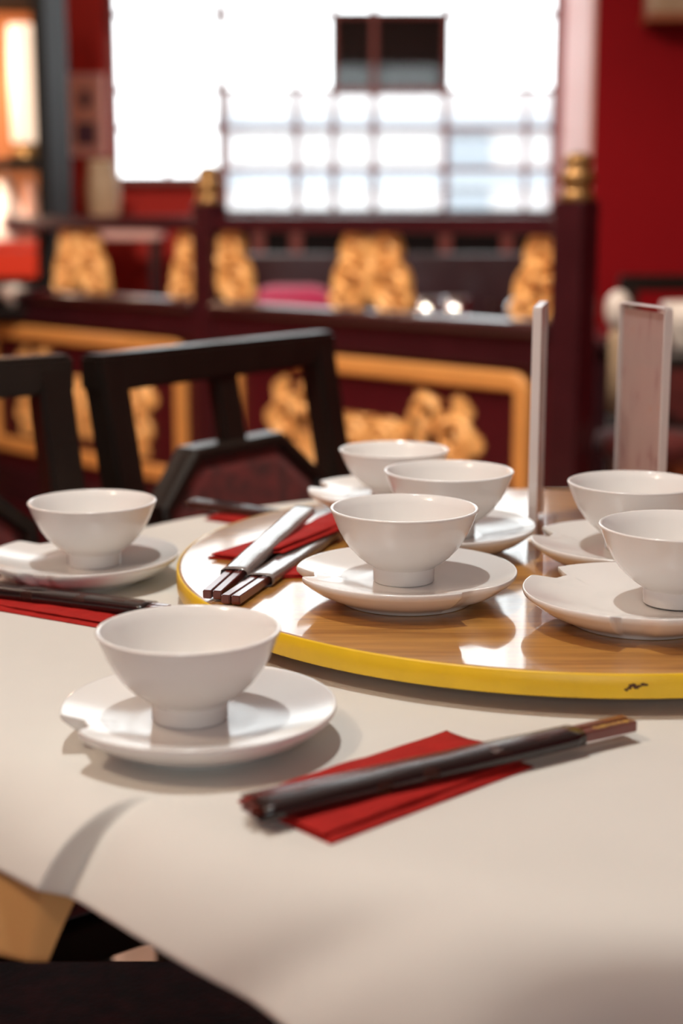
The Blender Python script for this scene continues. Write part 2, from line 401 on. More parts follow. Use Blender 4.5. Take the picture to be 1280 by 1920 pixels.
# display cabinet on the left
cb = empty('display_cabinet', (-1.22, 4.62, 0)); tag(cb, 'tall black display cabinet with lit shelves at the left edge', 'cabinet')
cx0, cx1 = -0.36, 0.42
box('side_panel', (cx1 - 0.085, -0.17, 0), (cx1 - 0.05, 0.2, 2.1), 'black_matt', cb, 0.004)
box('side_panel', (cx0 - 0.05, -0.17, 0), (cx0, 0.2, 2.1), 'black_matt', cb, 0.004)
box('back_panel', (cx0, 0.18, 0.05), (cx1 - 0.085 , 0.2, 2.05), 'orange_back', cb)
for z in (0.02, 0.795, 0.885, 1.225, 1.70, 2.06):
    box('shelf', (cx0, -0.16, z - 0.012), (cx1 - 0.085 , 0.18, z + 0.012), 'black_matt', cb, 0.003)
box('top_board', (cx0 - 0.06, -0.18, 2.1), (cx1 + 0.01, 0.21, 2.14), 'black_matt', cb, 0.004)
box('head_rail', (cx0, -0.165, 1.715), (cx1 - 0.085 , -0.14, 2.09), 'black_matt', cb, 0.003)
cl = empty('cabinet_lamp', (-0.947, 4.60, 1.238)); tag(cl, 'glowing white tube lamp on the top cabinet shelf', 'lamp')
lathe('lamp_shade', [(0, 0.05), (0.038, 0.05), (0.041, 0.06), (0.041, 0.37), (0.040, 0.39), (0, 0.39)], 'lamp_glow', cl, 32)
lathe('base', [(0, 0), (0.048, 0), (0.048, 0.012), (0.03, 0.05), (0, 0.05)], 'finial', cl, 32)
lamp('cabinet_glow', 'POINT', (-1.12, 4.52, 1.52), 5, (1.0, 0.62, 0.38), 0.04)
lamp('cabinet_glow', 'POINT', (-1.12, 4.50, 1.12), 3.0, (1.0, 0.70, 0.5), 0.04)
def jar(x, y, z, r, h, m, label):
    t = empty('lidded_jar', (x, y, z)); tag(t, label, 'jar', 'jars in the lit cabinet')
    lathe('body', [(0, 0), (r * 0.7, 0), (r, h * 0.3), (r, h * 0.6), (r * 0.6, h * 0.82), (r * 0.55, h * 0.85), (0, h * 0.85)], m, t, 32)
    lathe('lid', [(0, h * 0.85), (r * 0.65, h * 0.85), (r * 0.55, h * 0.93), (r * 0.14, h * 0.95), (r * 0.16, h), (0, h)], m, t, 32)
jar(-1.005, 4.58, 0.897, 0.045, 0.30, 'white_ware', 'white lidded jar on the middle cabinet shelf, left one')
jar(-0.925, 4.54, 0.897, 0.030, 0.29, 'pink_ware', 'slim pinkish lidded jar beside the cabinet post')
rb = empty('lacquer_box', (-0.966, 4.46, 0.895)); tag(rb, 'scarlet lacquer box in front of the cabinet jars', 'box')
box('body', (-0.07, -0.03, 0.0), (0.075, 0.02, 0.085), 'scarlet', rb, 0.006)
box('lid', (-0.074, -0.034, 0.085), (0.079, 0.024, 0.108), 'scarlet', rb, 0.006)
tag(lathe('serving_bowl', [(0, 0), (0.03, 0), (0.032, 0.012), (0.06, 0.035), (0.075, 0.068), (0.072, 0.068), (0.055, 0.038), (0, 0.018)], 'white_ware', None, 40, (-0.975, 4.53, 0.807)),
    'white serving bowl on the low cabinet shelf', 'bowl')

# ------------------------------------------------------------------ carved reliefs
def relief(name, W, H, field, m, parent, y0, cell=0.0045, thick=0.012):
    """Carved openwork: cells where field(x, z) gives a height; real front relief, flat back and side walls. Faces +y."""
    nx, nz = int(W / cell) + 1, int(H / cell) + 1
    h = {}
    for i in range(nx + 1):
        for k in range(nz + 1):
            v = field(-W / 2 + i * cell, k * cell)
            if v is not None: h[(i, k)] = v
    cells = [(i, k) for i in range(nx) for k in range(nz) if all(q in h for q in ((i, k), (i + 1, k), (i, k + 1), (i + 1, k + 1)))]
    cs = set(cells); vs, fs, fi, bi = [], [], {}, {}
    def F(q):
        if q not in fi:
            fi[q] = len(vs); vs.append((-W / 2 + q[0] * cell, y0 + thick + h[q], q[1] * cell))
        return fi[q]
    def B(q):
        if q not in bi:
            bi[q] = len(vs); vs.append((-W / 2 + q[0] * cell, y0, q[1] * cell))
        return bi[q]
    for i, k in cells:
        a, b, c, d = (i, k), (i + 1, k), (i + 1, k + 1), (i, k + 1)
        fs.append((F(a), F(d), F(c), F(b))); fs.append((B(a), B(b), B(c), B(d)))
        for n, p_, q_ in (((i, k - 1), a, b), ((i + 1, k), b, c), ((i, k + 1), c, d), ((i - 1, k), d, a)):
            if n not in cs: fs.append((F(p_), F(q_), B(q_), B(p_)))
    return mesh(name, vs, fs, m, parent, False)
def swirl(x, z, cx, cz, r, turns, amp, sgn):
    dx, dz = (x - cx), z - cz
    d = math.hypot(dx, dz) / r
    if d > 1.15: return 0.0
    return amp * (0.5 + 0.5 * math.cos(2 * PI * turns * d + sgn * math.atan2(dz, dx))) * (1.1 - 0.35 * d)
def field_gallery(x, z):
    ax = abs(x)
    c = [(0.047, 0.140, 0.050), (0.066, 0.062, 0.060), (0.098, 0.026, 0.036), (0.03, 0.035, 0.04)]
    ins = any(math.hypot(ax - a, z - b) < r for a, b, r in c) or (ax < 0.06 and 0.03 < z < 0.150)
    if not ins or z < 0.001: return None
    if math.hypot(ax, z) < 0.026: return None
    for a, b, r in ((0.050, 0.142, 0.008), (0.026, 0.112, 0.007), (0.060, 0.060, 0.008), (0.030, 0.068, 0.006), (0.094, 0.030, 0.006)):
        if math.hypot(ax - a, (z - b) * 0.7) < r: return None
    v = swirl(ax, z, 0.050, 0.140, 0.052, 2.2, 0.012, 1) + swirl(ax, z, 0.068, 0.062, 0.064, 2.6, 0.012, -1) + swirl(ax, z, 0.10, 0.022, 0.036, 1.6, 0.008, 1)
    if ax < 0.016: v += 0.008
    return min(v, 0.018)
def field_dragon(x, z):
    ax = abs(x)
    c = [(0.245, 0.155, 0.090), (0.190, 0.235, 0.048), (0.300, 0.245, 0.034), (0.275, 0.080, 0.060), (0.285, 0.030, 0.036), (0.315, 0.17, 0.040),
         (0.140, 0.130, 0.070), (0.075, 0.150, 0.058), (0.000, 0.135, 0.078), (0.045, 0.085, 0.06), (0.11, 0.075, 0.045), (0.20, 0.075, 0.05)]
    wob = 0.006 * math.sin(70 * ax + 55 * z) + 0.005 * math.sin(90 * z - 40 * ax)
    if not any(math.hypot(ax - a, z - b) < r + wob for a, b, r in c) or z < 0.002: return None
    for a, b, r in ((0.205, 0.225, 0.013), (0.215, 0.165, 0.020), (0.270, 0.185, 0.012), (0.255, 0.110, 0.017), (0.150, 0.165, 0.012), (0.115, 0.105, 0.013),
                    (0.05, 0.125, 0.012), (0.165, 0.10, 0.010), (0.29, 0.055, 0.008)):
        if math.hypot(ax - a, z - b) < r: return None
    v = (swirl(ax, z, 0.275, 0.170, 0.06, 2.3, 0.014, 1) + swirl(ax, z, 0.19, 0.22, 0.06, 2.0, 0.014, -1) + swirl(ax, z, 0.14, 0.12, 0.06, 2.4, 0.012, 1)
         + swirl(ax, z, 0.05, 0.15, 0.06, 2.2, 0.012, -1) + swirl(ax, z, 0.27, 0.06, 0.06, 2.0, 0.012, -1))
    return min(v, 0.02)

# ------------------------------------------------------------------ carved partition
BAY = 1.157
PX, PY = 0.472, 3.059
part = empty('carved_partition', (PX, PY, 0), math.atan2(0.714, -0.70))
tag(part, 'dark lacquered partition with gilded carvings and gold framed panels', 'partition')
def post(x):
    p_ = box('post', (x - 0.037, -0.030, 0), (x + 0.037, 0.030, 1.105), 'lacquer', part, 0.004)
    lathe('finial', [(0, 1.105), (0.034, 1.105), (0.036, 1.112), (0.030, 1.122), (0.026, 1.130), (0.034, 1.140), (0.036, 1.152), (0.030, 1.163), (0.024, 1.170),
                     (0.030, 1.178), (0.028, 1.190), (0.016, 1.199), (0, 1.202)], 'finial', p_, 32, (x, 0, 0))
for i in range(3): post(i * BAY)
gal = None
for b in range(2):
    x0, x1 = b * BAY + 0.037, (b + 1) * BAY - 0.037
    xm = (x0 + x1) / 2
    box('top_rail', (x0, -0.024, 1.036), (x1, 0.024, 1.074), 'lacquer', part, 0.004)
    from_bm('ledge', box_bm((x0, -0.045, 0.830), (x1, 0.045, 0.860), 0.012, 5), 'lacquer', part, True)
    box('beam', (x0, -0.026, 0.765), (x1, 0.026, 0.832), 'lacquer', part, 0.003)
    box('panel', (x0, -0.012, 0.30), (x1, 0.008, 0.765), 'panel_red', part)
    box('bottom_rail', (x0, -0.026, 0.20), (x1, 0.030, 0.315), 'lacquer', part, 0.004)
    box('skirting', (x0, -0.030, 0.0), (x1, 0.040, 0.20), 'panel_red', part, 0.004)
    # rounded gold frame
    fx0, fx1, fz0, fz1, fw, rr = x0 + 0.055, x1 - 0.055, 0.362, 0.752, 0.042, 0.05
    def rrect(i):
        out = []
        for cx_, cz_, a0 in ((fx1 - rr, fz1 - rr, 0), (fx0 + rr, fz1 - rr, 90), (fx0 + rr, fz0 + rr, 180), (fx1 - rr, fz0 + rr, 270)):
            for k in range(7):
                a = math.radians(a0 + 15 * k); out.append((cx_ + (rr - i) * math.cos(a), cz_ + (rr - i) * math.sin(a)))
        return out
    vs, fs = [], []
    prof = [(0, 0.008), (0.0, 0.020), (0.006, 0.026), (fw - 0.006, 0.026), (fw, 0.020), (fw, 0.008)]
    n = 28
    for i_, y_ in prof: vs += [(a, y_, c) for a, c in rrect(i_)]
    for q in range(len(prof) - 1):
        for k in range(n):
            j = (k + 1) % n; fs.append((q * n + k, q * n + j, (q + 1) * n + j, (q + 1) * n + k))
    mesh('gold_frame', vs, fs, 'gold_flat', part)
    if gal is None:
        gal = relief('gallery_carving', 0.27, 0.196, field_gallery, 'gold', part, -0.014)
        half = relief('half_carving', 0.27, 0.196, lambda x, z: field_gallery(x, z) if x >= -0.001 else None, 'gold', part, -0.014)
        drag = relief('panel_carving', 0.74, 0.30, field_dragon, 'gold', part, 0.006, 0.006, 0.008)
        g, h0, d_ = gal, half, drag
    else:
        g, h0, d_ = gal.copy(), half.copy(), drag.copy()
        for o in (g, h0, d_): COL.objects.link(o); o.parent = part
    g.location = (xm, 0, 0.858); d_.location = (xm, 0, 0.415)
    h0.location = (x0 - 0.004, 0, 0.858)
    h1 = half.copy(); COL.objects.link(h1); h1.parent = part; h1.location = (x1 + 0.004, -0.002, 0.858); h1.scale = (-1, 1, 1)

# ------------------------------------------------------------------ behind the partition
bench = empty('booth_bench', (0.12, 4.72, 0)); tag(bench, 'dark booth bench under the window behind the partition', 'bench')
box('seat', (-0.55, -0.28, 0.38), (0.62, 0.12, 0.44), 'lacquer', bench, 0.006)
box('backrest', (-0.55, 0.12, 0.38), (0.62, 0.17, 0.955), 'lacquer', bench, 0.006)
for x in (-0.5, 0.57):
    for y in (-0.25, 0.10):
        box('leg', (x - 0.025, y - 0.025, 0), (x + 0.025, y + 0.025, 0.38), 'lacquer', bench, 0.003)
def cushion(name, lo, hi, m, label, cat):
    bm = box_bm(lo, hi, min(hi[i] - lo[i] for i in range(3)) * 0.45, 4)
    return tag(from_bm(name, bm, m, None, True), label, cat)
cushion('cushion', (-0.30, 4.60, 0.44), (0.0, 4.80, 0.862), 'magenta', 'magenta satin cushion propped on the booth bench', 'cushion')
ft = empty('side_table', (0.42, 4.15, 0)); tag(ft, 'dark glossy table behind the carved partition', 'table')
box('table_top', (-0.38, -0.25, 0.73), (0.32, 0.25, 0.76), 'lacquer', ft, 0.006)
for sx in (-0.33, 0.27):
    for sy in (-0.2, 0.2):
        box('leg', (sx - 0.02, sy - 0.02, 0), (sx + 0.02, sy + 0.02, 0.73), 'lacquer', ft, 0.003)
tea = empty('teapot', (0.50, 4.05, 0.76)); tag(tea, 'polished steel teapot on the dark table behind the partition', 'teapot')
lathe('body', [(0, 0), (0.04, 0), (0.055, 0.02), (0.062, 0.05), (0.052, 0.085), (0.03, 0.10), (0, 0.10)], 'chrome', tea, 40)
lathe('lid', [(0, 0.10), (0.030, 0.10), (0.024, 0.112), (0.007, 0.116), (0.009, 0.13), (0, 0.133)], 'chrome', tea, 32)
bar('spout', (-0.055, 0, 0.04), (-0.105, 0, 0.09), 0.018, 0.018, 'chrome', tea, 0.006, (0, 1, 0), 0.6)
hv = [(0.055 + 0.035 * math.sin(PI * k / 8), 0, 0.085 - 0.06 * k / 8) for k in range(9)]
def tube(name, pts, r, m, parent=None, n=10):
    vs, fs = [], []
    pts = [Vector(q) for q in pts]
    for i, q in enumerate(pts):
        d = (pts[min(i + 1, len(pts) - 1)] - pts[max(i - 1, 0)]).normalized()
        s_ = d.cross(Vector((0, 1, 0.01))).normalized(); t_ = s_.cross(d)
        vs += [tuple(q + (s_ * math.cos(2 * PI * k / n) + t_ * math.sin(2 * PI * k / n)) * r) for k in range(n)]
    for i in range(len(pts) - 1):
        for k in range(n):
            j = (k + 1) % n; fs.append((i * n + k, i * n + j, (i + 1) * n + j, (i + 1) * n + k))
    fs.append(tuple(range(n))[::-1]); fs.append(tuple(range((len(pts) - 1) * n, len(pts) * n)))
    return mesh(name, vs, fs, m, parent, True)
tube('handle', hv, 0.006, 'chrome', tea)
for k, (x, y, lb) in enumerate(((0.23, 4.02, 'leftmost of the two small steel cups on the dark far table'), (0.31, 4.06, 'small steel cup nearer the teapot on the dark far table'))):
    tag(lathe('steel_cup', [(0, 0), (0.024, 0), (0.032, 0.03), (0.034, 0.10), (0.032, 0.10), (0.029, 0.03), (0.02, 0.006), (0, 0.006)], 'chrome', None, 32, (x, y, 0.76)), lb, 'cup', 'cups behind the partition')

# ------------------------------------------------------------------ chairs
def chair_proto():
    """Origin on the floor below the middle of the back; the seat points to +y."""
    t = empty('dining_chair')
    W, ztop = 0.466, 0.9135
    hx = W / 2 - 0.022
    lean = math.tan(math.radians(10.6))
    def yb(z): return 0.082 - (z - 0.45) * lean if z > 0.45 else 0.082
    for s in (-1, 1):
        bm = bmesh.new(); rings = []
        for z in (0.0, 0.45, 0.60, ztop - 0.012):
            wz, dz = (0.020, 0.018) if z < 0.3 else (0.022, 0.019)
            x = s * (hx - (0.012 if z < 0.5 else 0.0))
            rings.append([bm.verts.new((x + a * wz, yb(z) + b * dz, z)) for a, b in ((-1, -1), (1, -1), (1, 1), (-1, 1))])
        for r0, r1 in zip(rings, rings[1:]):
            for i in range(4): bm.faces.new((r0[i], r0[(i + 1) % 4], r1[(i + 1) % 4], r1[i]))
        bm.faces.new(rings[0][::-1]); bm.faces.new(rings[-1])
        bmesh.ops.recalc_face_normals(bm, faces=bm.faces)
        bmesh.ops.bevel(bm, geom=[e for e in bm.edges], offset=0.004, segments=2, affect='EDGES')
        from_bm('back_post', bm, 'black_wood', t)
        bar('leg', (s * 0.20, 0.455, 0), (s * 0.20, 0.455, 0.42), 0.038, 0.038, 'black_wood', t, 0.004, (0, 1, 0))
        bar('side_stretcher', (s * 0.203, 0.09, 0.16), (s * 0.20, 0.455, 0.16), 0.02, 0.03, 'black_wood', t)
    zr = ztop - 0.023
    bar('top_rail', (-W / 2 - 0.004, yb(zr), zr), (W / 2 + 0.004, yb(zr), zr), 0.036, 0.046, 'black_wood', t, 0.005)
    zo = 0.785
    bar('splat', (0, yb(zr - 0.02), zr - 0.02), (0, yb(zo - 0.01), zo - 0.01), 0.044, 0.020, 'black_wood', t, 0.003, (0, 1, 0))
    # octagonal back panel: moulded rim and padded centre, tilted with the back
    a, ch, h = 0.165, 0.075, 0.30
    def octo(inset):
        A, C_, Z0, Z1 = a - inset, ch - inset * 0.41, zo - h + inset, zo - inset
        return [(-A + C_, Z1), (A - C_, Z1), (A, Z1 - C_ * 0.85), (A, Z0 + C_ * 0.85), (A - C_, Z0), (-A + C_, Z0), (-A, Z0 + C_ * 0.85), (-A, Z1 - C_ * 0.85)]
    vs, fs = [], []
    prof = [(0.0, -0.014), (0.0, 0.014), (0.004, 0.018), (0.013, 0.018), (0.017, 0.012), (0.017, -0.012), (0.013, -0.018), (0.004, -0.018)]
    for ins, y_ in prof: vs += [(x, yb(z) + y_, z) for x, z in octo(ins)]
    for q in range(len(prof)):
        q2 = (q + 1) % len(prof)
        for k in range(8):
            j = (k + 1) % 8; fs.append((q * 8 + k, q * 8 + j, q2 * 8 + j, q2 * 8 + k))
    mesh('panel_rim', vs, fs, 'black_wood', t)
    vs, fs = [], []
    for ins, y_ in ((0.016, 0.006), (0.035, 0.014), (0.10, 0.017)): vs += [(x, yb(z) + y_, z) for x, z in octo(ins)]
    for ins, y_ in ((0.10, -0.017), (0.035, -0.014), (0.016, -0.006)): vs += [(x, yb(z) + y_, z) for x, z in octo(ins)]
    for q in range(5):
        for k in range(8):
            j = (k + 1) % 8
            if q != 2: fs.append((q * 8 + k, q * 8 + j, (q + 1) * 8 + j, (q + 1) * 8 + k))
    fs.append(tuple(range(16, 24))); fs.append(tuple(range(24, 32))[::-1])
    mesh('back_pad', vs, fs, 'upholstery', t)
    zl = 0.49
    bar('lower_rail', (-hx, yb(zl), zl), (hx, yb(zl), zl), 0.03, 0.04, 'black_wood', t)
    box('seat_frame', (-0.225, 0.07, 0.395), (0.225, 0.478, 0.435), 'black_wood', t, 0.005)
    bm = box_bm((-0.215, 0.105, 0.435), (0.215, 0.468, 0.475), 0.016, 3)
    from_bm('seat', bm, 'upholstery', t, True)
    bar('front_stretcher', (-0.20, 0.30, 0.16), (0.20, 0.30, 0.16), 0.02, 0.03, 'black_wood', t)
    return t
ch0 = chair_proto()
def place_chair(o, p_left, p_right, label):
    """p_left, p_right: where the tops of the back posts stand in plan (seen from behind the chair)."""
    a, b = Vector(p_left), Vector(p_right); mid = (a + b) / 2; d = (b - a).normalized()
    o.rotation_euler = (0, 0, math.atan2(d.y, d.x))
    o.location = (mid.x, mid.y, 0)
    tag(o, label, 'chair', 'black dining chairs round the table')
# top of the back stands near local y = 0.0 once the lean is taken off
place_chair(ch0, (-0.023, 2.165), (-0.300, 1.790), 'black wooden chair with octagonal dark red back behind the round table')
c1 = copy_tree(ch0); place_chair(c1, (-0.335, 1.800), (-0.70, 1.515), 'black wooden chair cut off by the left edge of the photo')
c2 = copy_tree(ch0); place_chair(c2, (-0.475, 1.160), (-0.475, 0.700), 'chair with dark red seat tucked under the hanging cloth at lower left')
c3 = copy_tree(ch0); place_chair(c3, (1.24, 4.25), (0.78, 4.20), 'dark chair standing against the deep red wall at right')

# ------------------------------------------------------------------ right background table
rt = empty('corner_table', (0.98, 3.62, 0)); tag(rt, 'dark table in the right background behind the menu stands', 'table')
box('table_top', (-0.30, -0.22, 0.73), (0.55, 0.22, 0.76), 'black_wood', rt, 0.006)
for sx in (-0.26, 0.50):
    for sy in (-0.18, 0.18):
        box('leg', (sx - 0.02, sy - 0.02, 0), (sx + 0.02, sy + 0.02, 0.73), 'black_wood', rt, 0.003)
for x, y, lb in ((0.825, 3.60, 'white bowl on the far right table nearest the partition post'), (0.955, 3.63, 'white bowl behind the right menu stand on the far table')):
    tag(lathe('soup_bowl', [(0, 0), (0.024, 0), (0.026, 0.012), (0.045, 0.05), (0.058, 0.112), (0.055, 0.112), (0.042, 0.05), (0, 0.016)], 'white_ware', None, 40, (x, y, 0.76)), lb, 'bowl', 'bowls on the far right table')
tl = empty('table_lamp', (0.645, 3.50, 0)); tag(tl, 'white globe lamp on a beige column beside the partition post', 'lamp')
lathe('globe', [(0, 0.815), (0.014, 0.815), (0.027, 0.835), (0.031, 0.86), (0.027, 0.885), (0.014, 0.902), (0, 0.906)], 'white_ware', tl, 32)
lathe('column', [(0, 0.62), (0.019, 0.62), (0.017, 0.72), (0.020, 0.80), (0.014, 0.815), (0, 0.815)], 'beige', tl, 24)
lathe('foot', [(0, 0.0), (0.07, 0.0), (0.07, 0.015), (0.016, 0.03), (0.016, 0.62), (0, 0.62)], 'black_wood', tl, 24)
stl = empty('stool', (0.66, 3.15, 0)); tag(stl, 'low stool with dark red seat and orange wooden legs at right', 'stool')
lathe('seat', [(0, 0.57), (0.10, 0.57), (0.12, 0.59), (0.115, 0.62), (0, 0.635)], 'upholstery', stl, 32)
for k in range(4):
    a = math.radians(45 + 90 * k)
    bar('leg', (0.08 * math.cos(a), 0.08 * math.sin(a), 0.57), (0.14 * math.cos(a), 0.14 * math.sin(a), 0.0), 0.026, 0.026, 'orange_wood', stl, 0.003, (0, 0, 1))

# ------------------------------------------------------------------ the round table
TC = (0.24, 1.23); TR = 0.595
tb = empty('round_table', (TC[0], TC[1], 0)); tag(tb, 'round dining table covered by the white cloth', 'table')
lathe('table_top', [(0, 0.712), (TR - 0.05, 0.712), (TR - 0.030, 0.716)] + [(TR - 0.053 + 0.024 * math.sin(math.radians(q)), 0.7215 + 0.024 * math.cos(math.radians(q))) for q in (90, 75, 60, 45, 30, 15, 0)] + [(0, 0.7455)], 'black_wood', tb, 96)
lathe('pedestal', [(0, 0.05), (0.16, 0.05), (0.12, 0.10), (0.06, 0.20), (0.055, 0.5), (0.10, 0.70), (0.16, 0.712), (0, 0.712)], 'black_wood', tb, 40)
for k in range(4):
    a = math.radians(48 + 90 * k)
    bar('foot', (0.08 * math.cos(a), 0.08 * math.sin(a), 0.05), (0.36 * math.cos(a), 0.36 * math.sin(a), 0.025), 0.07, 0.05, 'black_wood', tb, 0.008)

PROF = [(0.0, 0.0)]
for q in range(1200):
    a_ = math.radians(82) * (1 - math.exp(-(((q + 0.5) * 0.0005) / 0.055) ** 1.3))
    PROF.append((PROF[-1][0] + 0.0005 * math.cos(a_), PROF[-1][1] - 0.0005 * math.sin(a_)))
def drape(name, m, hem, R, ztop, fold, flat=True, thick=0.0011):
    """Cloth over a round top: flat inside, easing over the edge, then hanging to hem(theta) measured along the cloth."""
    ths = [math.radians(-180 + i * 1.0) for i in range(360)]
    ths += [math.radians(-135.0 + i * 0.1) for i in range(1, 80) if i % 10]
    ths = sorted(ths)
    rad = [0.1, 0.2, 0.3, 0.40, 0.46, 0.50, 0.515, 0.53] if flat else [R - 0.06]
    vs, fs = [], []; nS = 34
    if flat: vs.append((TC[0], TC[1], ztop))
    off = 1 if flat else 0
    s0 = R - 0.045
    for th in ths:
        td = math.degrees(th); rb_ = hem(td); r0 = rad[-1]
        for r in rad + [r0 + (rb_ - r0) * (i + 1) / nS for i in range(nS)]:
            if r <= s0: rr, z, sn, cs_ = r, 0.0, 0.0, 1.0
            else:
                f_ = (r - s0) / 0.0005; k_ = min(int(f_), len(PROF) - 2); f_ -= k_
                p0, p1 = PROF[k_], PROF[k_ + 1]
                rr = s0 + p0[0] + (p1[0] - p0[0]) * f_; z = p0[1] + (p1[1] - p0[1]) * f_
                sn, cs_ = -(p1[1] - p0[1]) / 0.0005, (p1[0] - p0[0]) / 0.0005
            d = fold(td, r)
            rr += sn * d; z += cs_ * d
            vs.append((TC[0] + rr * math.cos(th), TC[1] + rr * math.sin(th), ztop + z))
    n = len(ths); k = len(rad) + nS
    for i in range(n):
        j = (i + 1) % n
        if flat: fs.append((0, off + i * k, off + j * k))
        for q in range(k - 1):
            fs.append((off + i * k + q, off + i * k + q + 1, off + j * k + q + 1, off + j * k + q))
    o = mesh(name, vs, fs, m, None, True)
    md = o.modifiers.new('thickness', 'SOLIDIFY'); md.thickness = thick; md.offset = -1
    return o
def hem_square(t):
    a = (t + 132.0 + 45) % 90 - 45
    return min(0.6265 / math.cos(math.radians(a)), 0.86)
def fold_top(t, r):
    k = sstep(0.535, 0.615, r)
    u = t + 130.0 + 1.4 * max(0.0, (r - 0.547) / 0.083)
    if u <= 0: d = 0.010 * math.exp(-(u / 5.5) ** 2)
    elif u < 0.4: d = 0.010 - 0.019 * (u / 0.4)
    else: d = -0.009 * math.exp(-((u - 0.4) / 4.0) ** 2)
    crease = -0.006 * math.exp(-((t + 110.5 + 6 * (r - 0.576) / 0.055) / 2.6) ** 2) * sstep(0.56, 0.62, r)
    w_ = max(0.0, r - 0.60)
    d2 = 0.05 * w_ * math.sin(math.radians((t + 87) * 8)) * sstep(8, 25, abs(t + 131.4))
    return d * k + crease + d2 - 0.048 * sstep(-109, -97, t) * sstep(0.575, 0.67, r)
tag(drape('tablecloth', 'cloth', hem_square, TR, TABLE_Z, fold_top), 'white square tablecloth draped over the round table', 'tablecloth')
def hem_under(t):
    u = t + 131.6
    if u > 0: return 0.663 - 0.055 * min(1.0, u / 0.7)
    return 0.663 + 0.0018 * min(8, -u)
def fold_under(t, r):
    return 0.006 * math.exp(-((t + 136.0) / 3.0) ** 2) * sstep(0.60, 0.65, r) - 0.013 * sstep(0.54, 0.6, r) * sstep(-132.5, -131.0, t)
tag(drape('undercloth', 'undercloth', hem_under, TR - 0.004, TABLE_Z - 0.0022, fold_under, flat=False), 'peach cloth showing beneath the white tablecloth at lower left', 'cloth')

# ------------------------------------------------------------------ the turntable
KC = (0.196, 1.285); KR = 0.340; KZ = 0.7803; KT = 0.017
lz = empty('lazy_susan', (KC[0], KC[1], TABLE_Z)); tag(lz, 'round oak turntable with yellow edge on the white cloth', 'turntable')
k0 = KZ - TABLE_Z
lathe('disc', [(0, k0 - KT), (KR - 0.0022, k0 - KT), (KR - 0.0022, k0), (KR - 0.004, k0 + 0.0002), (0, k0 + 0.0002)], 'oak', lz, 160, smooth=False)
lathe('edge_band', [(KR - 0.002, k0 - KT), (KR - 0.0006, k0 - KT), (KR, k0 - KT + 0.0008), (KR, k0 - 0.001), (KR - 0.0008, k0), (KR - 0.002, k0)], 'yellow', lz, 160)
lathe('bearing_base', [(0, 0.0004), (0.14, 0.0004), (0.14, 0.008), (0.10, k0 - KT), (0, k0 - KT)], 'black_wood', lz, 64)
sv, sf = [], []
random.seed(3)
for dx, dz, r in ((-0.0075, -0.0105, 0.0016), (-0.0055, -0.0092, 0.0016), (-0.0036, -0.0074, 0.0024), (-0.0012, -0.0088, 0.0018), (0.0010, -0.0078, 0.0015), (0.0035, -0.0066, 0.0016), (0.0055, -0.0070, 0.0013)):
    b0 = len(sv); a0 = -PI / 2 + dx / KR
    for q in range(9):
        rr = r * random.uniform(0.7, 1.3); aa = a0 + rr * math.cos(q * 2 * PI / 9) / KR
        sv.append(((KR + 0.0003) * math.cos(aa), (KR + 0.0003) * math.sin(aa), k0 + dz + 0.6 * rr * math.sin(q * 2 * PI / 9)))
    sv.append(((KR + 0.0007) * math.cos(a0), (KR + 0.0007) * math.sin(a0), k0 + dz))
    for q in range(9): sf.append((b0 + q, b0 + (q + 1) % 9, b0 + 9))
sc_ = mesh('scuff_mark', sv, sf, 'scuff', lz); sc_['label'] = 'brown chipped mark on the yellow edge'; sc_['kind'] = 'stuff'

# ------------------------------------------------------------------ bowls and saucers
def bowl(x, y, z, label, group, sc=1.0, hs=1.0):
    t = empty('rice_bowl', (x, y, z)); tag(t, label, 'bowl', group)
    t.scale = (sc, sc, hs)
    lathe('body', [(0, 0.0100), (0.0220, 0.0100), (0.0246, 0.0120), (0.0258, 0.0130), (0.0305, 0.0160), (0.0362, 0.0205), (0.0424, 0.0270), (0.0476, 0.0345), (0.0518, 0.0425), (0.0552, 0.0510),
                   (0.0573, 0.0565), (0.0581, 0.0578), (0.0577, 0.0587), (0.0564, 0.0590), (0.0550, 0.0582), (0.0526, 0.0520), (0.0490, 0.0430), (0.0450, 0.0345), (0.0395, 0.0275),
                   (0.0330, 0.0215), (0.0250, 0.0170), (0.0150, 0.0145), (0, 0.0138)], 'porcelain', t, 96)
    lathe('foot_ring', [(0.0220, 0.0125), (0.0210, 0.004), (0.0206, 0.0010), (0.0215, 0.0), (0.0232, 0.0), (0.0240, 0.0010), (0.0242, 0.0105), (0.0249, 0.0124)], 'porcelain', t, 96)
    return t
SR = 0.0868
WELL = 0.0148
